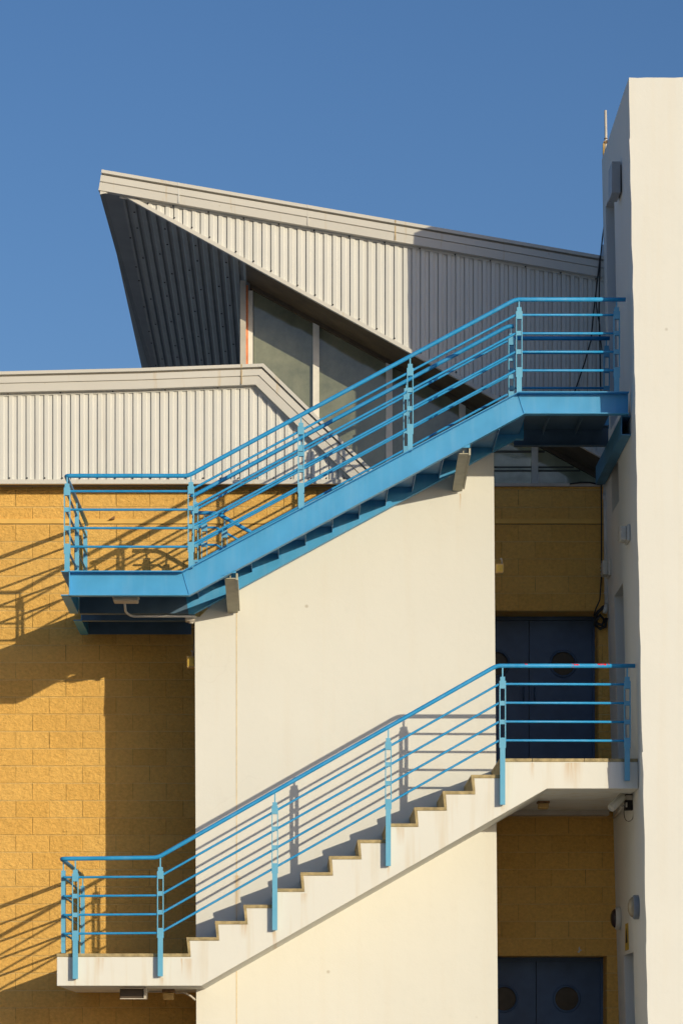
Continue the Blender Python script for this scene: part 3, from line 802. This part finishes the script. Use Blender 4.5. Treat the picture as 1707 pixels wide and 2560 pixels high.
# upper front railing
yu = -.04
A, B, Cc, D_ = P(165, 1189.5, yu), P(470.6, 1189.5, yu), P(1288, 748.3, yu), P(1563.4, 748.3, yu)
def onu(x):
    if x < B.x: return A.z
    if x < Cc.x: return B.z+(Cc.z-B.z)*(x-B.x)/(Cc.x-B.x)
    return Cc.z
pp = []
for px in (168, 477.6, 752.2, 1025, 1297.3, 1541):
    x = PX(px, yu); L = onu(x)-topz(x); L = round(L, 2)+.0
    pp.append((x, yu, onu(x), L+.005, 'x'))
xe = PX(192.4, 1.3); xq = PX(213.8, 2.6)
pp.append((xe, 1.3, A.z, 1.0, 'y')); pp.append((xq, 2.58, A.z, 1.0, 'y'))
railing('front blue railing of the upper steel stair, from left landing to the tower', GR,
        [Vector((xq+.012, 2.62, A.z)), A, B, Cc, D_], pp, trim=[Vector((xq+.012, 2.58, A.z)), A, B, Cc, Vector((PX(1541, yu), yu, Cc.z))])
# inner railing of the upper flight
yn = 1.10; zi = .016
B2 = Vector((B.x-.07, yn, B.z+zi)); B1 = Vector((B.x, yn, B.z+zi)); C1 = Vector((Cc.x+.005, yn, Cc.z+zi)); C2 = Vector((Cc.x+.07, yn, Cc.z+zi))
pp = []
for px in (477.6, 752.2, 1025, 1297.3):
    x = PX(px, yu); L = round(onu(x)-topz(x), 2); pp.append((x+.005, yn, onu(x)+zi, L+.02, 'x'))
railing('inner blue railing of the upper flight, just above the cream wall', GR, [B1+(B2-B1)*.2, B1+Vector((.03,0,.012)), C1, C2], pp,
        trim=[B1+Vector((.02,0,0)), B1+Vector((.03,0,.012)), C1+Vector((-.03,0,-.01)), C1])
# rear rail of the right landing
yk = 1.56; zk = PZ(845.5, yk)
pp = [(PX(1279, yk), yk, zk, 1.0, 'x'), (PX(1515.8, yk), yk, zk, 1.0, 'x')]
railing('short rear blue railing in shade at the back of the upper right landing', GR, [Vector((PX(1279, yk)-.03, yk, zk)), Vector((PX(1523.7, yk), yk, zk))], pp)
# rail of the rear flight
yq = 1.78
q0 = P(499.6, 1282, yq); q1 = P(541, 1282.5, yq); q2 = Vector((q1.x+1.8, yq, q1.z-.56*1.8))
railing('curved blue handrail of the flight descending behind the upper stair', GR, [Vector((q0.x-.10, yq, q0.z)), q1, q2],
        [(PX(511, yq), yq, q0.z, .97, 'x'), (PX(561.5, yq), yq, q1.z-.07, 1.0, 'x')])

# ------------------------------------------------------------------ small fittings
def side_x(px, py, y): return tx(y, PZ(py, y))
# downpipe in the tower corner
dp = thing('downpipe', 'grey downpipe in the corner between the blocks and the tower', 'pipe', (PX(1514, 2.6), 2.6, 6.5))
MB().tube([P(1509, 612, 2.6), P(1509.5, 900, 2.6), P(1513.5, 1260, 2.6), P(1516.5, 1509, 2.6)], .026, 14).build('pipe', GALV, dp)
for px, py, h in ((1509, 645, 3), (1511, 1001, 3), (1513, 1210, 2), (1513.5, 1241, 7), (1516.2, 1483, 2)):
    MB().tube([P(px, py-h, 2.6), P(px, py+h, 2.6)], .031 if h < 5 else .034, 14).build('pipe_collar', GALV, dp)
MB().tube([P(1516, 1511, 2.58), P(1511, 1533, 2.56)], .024, 12).build('elbow', LAMPW, dp)
def cable(label, pts, r=.008, name='cable'):
    tag(MB().tube(pts, r, 8).build(name, BLACK), label, 'cable', 'black cables hanging by the tower corner')
cable('black cable running down the tower edge to the middle door', [P(1512, 545, 2.3), P(1505, 600, 2.34), P(1500, 650, 2.36), P(1498, 710, 2.38), P(1497, 780, 2.4), P(1500, 900, 2.45), P(1502, 1100, 2.55), P(1503, 1300, 2.6), P(1503, 1440, 2.62), P(1499, 1500, 2.6), P(1489, 1522, 2.6), P(1484, 1540, 2.6)], .008)
cable('thin black cable slanting left across the ribbed gable', [P(1500, 640, 2.36), P(1493, 700, 2.38), P(1484, 775, 2.40), P(1477, 850, 2.40), P(1460, 910, 2.41), P(1440, 968, 2.42), P(1425, 1010, 2.44)], .008)
cable('short looped black cable beside the downpipe top', [P(1489, 745, 2.37), P(1494, 790, 2.38), P(1499, 812, 2.38), P(1500, 840, 2.39), P(1505, 880, 2.4)], .006)
cable('thin cable sagging across the window sill to the downpipe', [P(1424, 1210, 2.66), P(1450, 1206, 2.66), P(1475, 1206, 2.66), P(1496, 1211, 2.66), P(1518, 1210, 2.64)], .009)
cable('tangle of black cable coiled above the corner pier', [P(1516, 1512, 2.62), P(1506, 1520, 2.58), P(1494, 1530, 2.6), P(1487, 1545, 2.62), P(1493, 1560, 2.6), P(1505, 1563, 2.58), P(1511, 1550, 2.6), P(1500, 1538, 2.58), P(1490, 1550, 2.6), P(1486, 1562, 2.62), P(1500, 1572, 2.6), P(1513, 1566, 2.6), P(1516, 1545, 2.6)], .02)
# pole behind the tower
po = thing('mast_pole', 'thin pale pole clamped to the back of the tower top', 'pole', P(1514, 420, 2.36))
MB().tube([P(1513, 420, 2.36), P(1514.5, 348, 2.36), P(1513.2, 275, 2.36)], .015, 10).build('pole', BEIGE, po)
MB().tube([P(1508.5, 392, 2.36), P(1508.5, 360, 2.36), P(1511, 352, 2.36)], .011, 8).build('side_rod', AMBER, po)
MB().lathe(P(1514, 356, 2.36), (0,0,1), [(-.012, .021), (.0, .026), (.012, .021)], 12).tube([P(1514, 350, 2.36), P(1524, 352, 2.30)], .006, 6).lathe(P(1514, 346, 2.36), (0,0,1), [(-.006, .019), (.006, .019)], 12).build('clamp', RUSTM, po)
# grey box high on the tower side
zb0, zb1 = PZ(481, .35), PZ(402, .35); sx_ = tx(.4, 11)
bxh = thing('wall_box', 'grey metal box fixed high on the left side of the tower', 'box', (sx_, .5, zb0))
MB().box(PX(1529, .35), PX(1551, .35), .35, .68, zb0, zb1).build('housing', plain('grey_box_paint', (.36, .37, .38), .5), bxh, bevel=.006)
MB().box(PX(1551, .35)+.0005, sx_-.002, .40, .64, zb0+.03, zb1-.02).build('mount', DARK, bxh)
# lamps on the tower side
def dome(label, px, py, y, r, dmat, bmat):
    z = PZ(py, y); x = tx(y, z)-.002
    t = thing('bulkhead_lamp', label, 'lamp', (x, y, z-r), 'round bulkhead lamps on the tower side')
    MB().lathe((x, y, z), (-1,0,0), [(0, r*.97), (.004, r), (.045, r), (.058, r*.93), (.06, r*.85)], 32).build('base', bmat, t)
    MB().lathe((x-.055, y, z), (-1,0,0), [(0, r*.86), (.02, r*.8), (.04, r*.62), (.053, r*.35), (.057, 0)], 32).build('dome', dmat, t)
dome('grey round bulkhead lamp with amber dome, lower right on the tower side', 1590, 2269, .27, .13, LENS, LAMPG)
dome('white round bulkhead lamp with dark dome, near the corner by the brown blocks', 1548, 2297, 2.2, .13, SMOKE, LAMPW)
def grille_lamp(label, py, y, hh, hw, mat, dd=.1):
    z = PZ(py, y); x = tx(y, z)-.002
    t = thing('bulkhead_lamp', label, 'lamp', (x, y, z-hh), 'oval caged lamps on the tower side')
    MB().box(x-dd*.35, x, y-hw, y+hw, z-hh, z+hh).build('base', mat, t, bevel=.012)
    MB().box(x-dd, x-dd*.351, y-hw*.8, y+hw*.8, z-hh*.85, z+hh*.85).build('lens', LAMPW, t, bevel=.012)
    g = MB()
    for k in (-1, 0, 1):
        zz = z+k*hh*.45; a, b = y-hw*.86, y+hw*.86
        g.tube([(x-dd*.35, a, zz), (x-dd*1.08, a, zz), (x-dd*1.08, b, zz), (x-dd*.35, b, zz)], .003, 6)
    g.tube([(x-dd*.35, y, z-hh*.92), (x-dd*1.1, y, z-hh*.92), (x-dd*1.1, y, z+hh*.92), (x-dd*.35, y, z+hh*.92)], .003, 6)
    g.build('cage', mat, t)
grille_lamp('pale caged lamp on the tower side under the small window opening', 1337, .38, .088, .14, LAMPW)
grille_lamp('pale oval caged lamp beside the downpipe, level with the rusty bracket', 1422, 2.3, .095, .13, LAMPW, .09)
# rusty bracket
y_ = 1.95; x_ = tx(y_, 7)
tag(MB().tube([P(1539, 1398, y_), P(1546, 1408, y_), P(1550, 1417, y_), P(1548, 1430, y_), P(1548.5, 1442, y_), P(1546, 1452, y_), P(1547, 1462, y_)], .010, 8).tube([P(1541, 1441, y_), P(1549, 1447, y_)], .012, 8).build('rusty_bracket', RUSTM), 'bent rusty iron bracket left on the tower side above the door opening', 'bracket')
# yellow sign
y_ = 1.45; z0, z1 = PZ(2376, y_), PZ(2309, y_); x_ = tx(y_, 2.8)
sg = thing('warning_sign', 'small yellow warning sign on the tower side above the lower door', 'sign', (x_, y_, z0))
MB().box(x_-.012, x_-.001, 1.36, 1.66, z0, z1).build('plate', YSIGN, sg)
MB().prismx([(1.42, z0+.08), (1.60, z0+.08), (1.51, z0+.24)], x_-.0145, x_-.0125).build('symbol', BLACK, sg)
# security camera
cc = thing('security_camera', 'white bullet security camera under the right end of the middle landing', 'security camera', P(1572, 2026, .64))
sx_ = tx(.64, 4.3)
MB().box(PX(1562, .64), PX(1584, .64), .60, .72, PZ(2026, .64), PZ(1987, .64)).build('bracket_box', DARK, cc, bevel=.004)
MB().box(PX(1565, .58), PX(1581, .58), .585, .599, PZ(2002, .64), PZ(1990, .64)).box(PX(1564, .58), PX(1568, .58), .585, .598, PZ(2020, .64), PZ(2008, .64)).build('terminal', BEIGE, cc)
a, b = P(1557, 1992, .58), P(1527, 2021, .48); dr = (b-a).normalized()
MB().lathe(a, dr, [(0, .0), (0, .040), (.005, .045), ((b-a).length, .045), ((b-a).length+.002, .040), ((b-a).length-.01, .037), ((b-a).length-.012, 0)], 20).build('housing', CAMW, cc)
MB().obox((a+b)/2+Vector((-.0,0,.045)), dr, (0,1,0), dr.cross(Vector((0,1,0))), (b-a).length/2+.02, .045, .004).build('sunshade', CAMW, cc)
MB().tube([P(1563, 2012, .62), P(1556, 2018, .6), P(1545, 2012, .55)], .010, 8).build('arm', BEIGE, cc)
MB().tube(fillet([P(1561, 2015, .6), P(1559, 2035, .6), P(1563, 2052, .6), P(1573, 2056, .6), P(1582, 2048, .6), P(1584, 2020, .6)], .03), .004, 6).build('cable_loop', BLACK, cc)
tag(MB().tube([P(1556, 2018, .9), P(1546, 2032, 1.5), P(1534, 2044, 2.5)], .016, 10).build('conduit_pipe', BEIGE), 'short pale conduit slanting back from the security camera', 'conduit')
# lamps under landings
def under_lamp(label, x0, x1, y0, y1, zt, h, m1, m2, name='ceiling_lamp'):
    t = thing(name, label, 'lamp', ((x0+x1)/2, (y0+y1)/2, zt))
    MB().box(x0-.01, x1+.01, y0-.01, y1+.01, zt-h*.3, zt-.001).build('base', m2, t, bevel=.006)
    MB().box(x0, x1, y0, y1, zt-h, zt-h*.301).build('diffuser', m1, t, bevel=.012)
zs2 = PZ(1972.3, 0)
under_lamp('amber square lamp hanging under the middle concrete landing', PX(1345, 1.4), PX(1371, 1.4), 1.36, 1.5, zs2, .085, AMBER, RUSTM)
zs1 = PZ(2466, 0)
under_lamp('small amber lamp under the lower left landing', PX(409, 1.4), PX(436, 1.4), 1.2, 1.3, zs1, .12, AMBER, RUSTM)
fl = thing('floodlight', 'dark box floodlight hanging under the lower left landing', 'floodlight', (PX(330, .4), .4, zs1))
MB().box(PX(300, .4), PX(360, .4), .36, .62, zs1-.125, zs1-.02).build('housing', plain('floodlight_brown', (.075, .05, .03), .5), fl, bevel=.008)
MB().box(PX(360, .4)+.001, PX(366, .4), .34, .62, zs1-.13, zs1-.005).build('side_bracket', BEIGE, fl)
MB().box(PX(301, .4), PX(366, .4), .335, .355, zs1-.132, zs1-.122).build('visor_rim', BEIGE, fl)
tag(MB().tube(fillet([P(440, 2484, 1.4), P(458, 2482, 1.3), P(475, 2490, 1.28), P(489, 2502, 1.28)], .03), .012, 8).tube([P(372, 2480, 1.4), P(440, 2482, 1.4)], .008, 8).build('conduit_pipe', BEIGE), 'curved pale conduit under the lower left landing beside the amber lamp', 'conduit')
zu = bz1
under_lamp('beige rectangular lamp under the front edge of the upper left landing', PX(283, .15), PX(345, .15), .10, .30, PZ(1487, .1), .065, BEIGE, BEIGE)
tag(MB().tube(fillet([P(311, 1500, .35), P(314, 1530, .9), P(328, 1541, 1.05), P(489, 1541, 1.1)], .06), .013, 8).build('conduit_pipe', GALV), 'dark conduit crossing under the upper left landing', 'conduit')
jb = thing('junction_box', 'pale junction box at the top left corner of the cream wall', 'junction box', P(474, 1556, 1.24))
MB().box(PX(463, 1.2), PX(487, 1.2), 1.15, 1.27, PZ(1554, 1.2), PZ(1543, 1.2)).build('box', BEIGE, jb, bevel=.008)
MB().lathe((PX(478, 1.2), 1.2, PZ(1554, 1.2)), (0,0,-1), [(0, .03), (.02, .026), (.025, 0)], 14).build('knockout_cap', BEIGE, jb)
tag(MB().tube([P(486, 1556, 1.275), P(486, 1600, 1.275), P(484.5, 1625, 1.275), P(484, 1640, 1.275)], .007, 8).build('cable', BLACK), 'thin dark wire down the left edge of the cream wall', 'cable')
def ybox(label, px0, px1, py0, py1, y0):
    t = thing('emergency_light', label, 'lamp', P((px0+px1)/2, py1, y0), 'yellowed emergency boxes on the cream wall ends')
    MB().box(PX(px0, y0), PX(px1, y0), y0, y0+.12, PZ(py1, y0), PZ(py0, y0)).build('housing', AMBER, t, bevel=.006)
    MB().box(PX(px0+2, y0), PX(px1-2, y0), y0-.006, y0-.0005, PZ(py1-3, y0), PZ(py0+4, y0)).build('cover', YSIGN, t)
    MB().tube([P((px0+px1)/2+5, py0, y0+.05), P((px0+px1)/2+5, py0-10, y0+.05), P((px0+px1)/2+1, py0-13, y0+.05)], .010, 8).build('conduit', BEIGE, t)
ybox('yellowed box on the left end of the cream wall below the steel landing', 467, 487, 1640, 1669, 1.36)
ybox('sunlit yellow box on the right end of the cream wall', 1239.5, 1259, 1409, 1432, 1.36)

# stub and splash on the blocks
hk = thing('wall_stub', 'small dark broken stub sticking out of the sunlit yellow blocks', 'stub', P(280, 1298, 2.68))
MB().prism([(PX(273, 2.68), PZ(1300, 2.68)), (PX(286, 2.68), PZ(1299, 2.68)), (PX(287, 2.68), PZ(1291, 2.68)), (PX(282, 2.68), PZ(1294, 2.68))], 2.64, 2.705).build('stub', RUSTM, hk)
hm_ = thing('paint_splash', 'white bird-shaped paint splash just above the lower blue door', 'paint splash', P(1448, 2383, 2.69))
c_ = [(1443, 2381), (1447, 2377), (1446, 2371), (1449, 2367), (1449.5, 2374), (1455, 2377), (1450, 2379), (1447, 2384)]
MB().prism([(PX(a, 2.69), PZ(b, 2.69)) for a, b in c_], 2.6955, 2.699).build('splash', LAMPW, hm_)
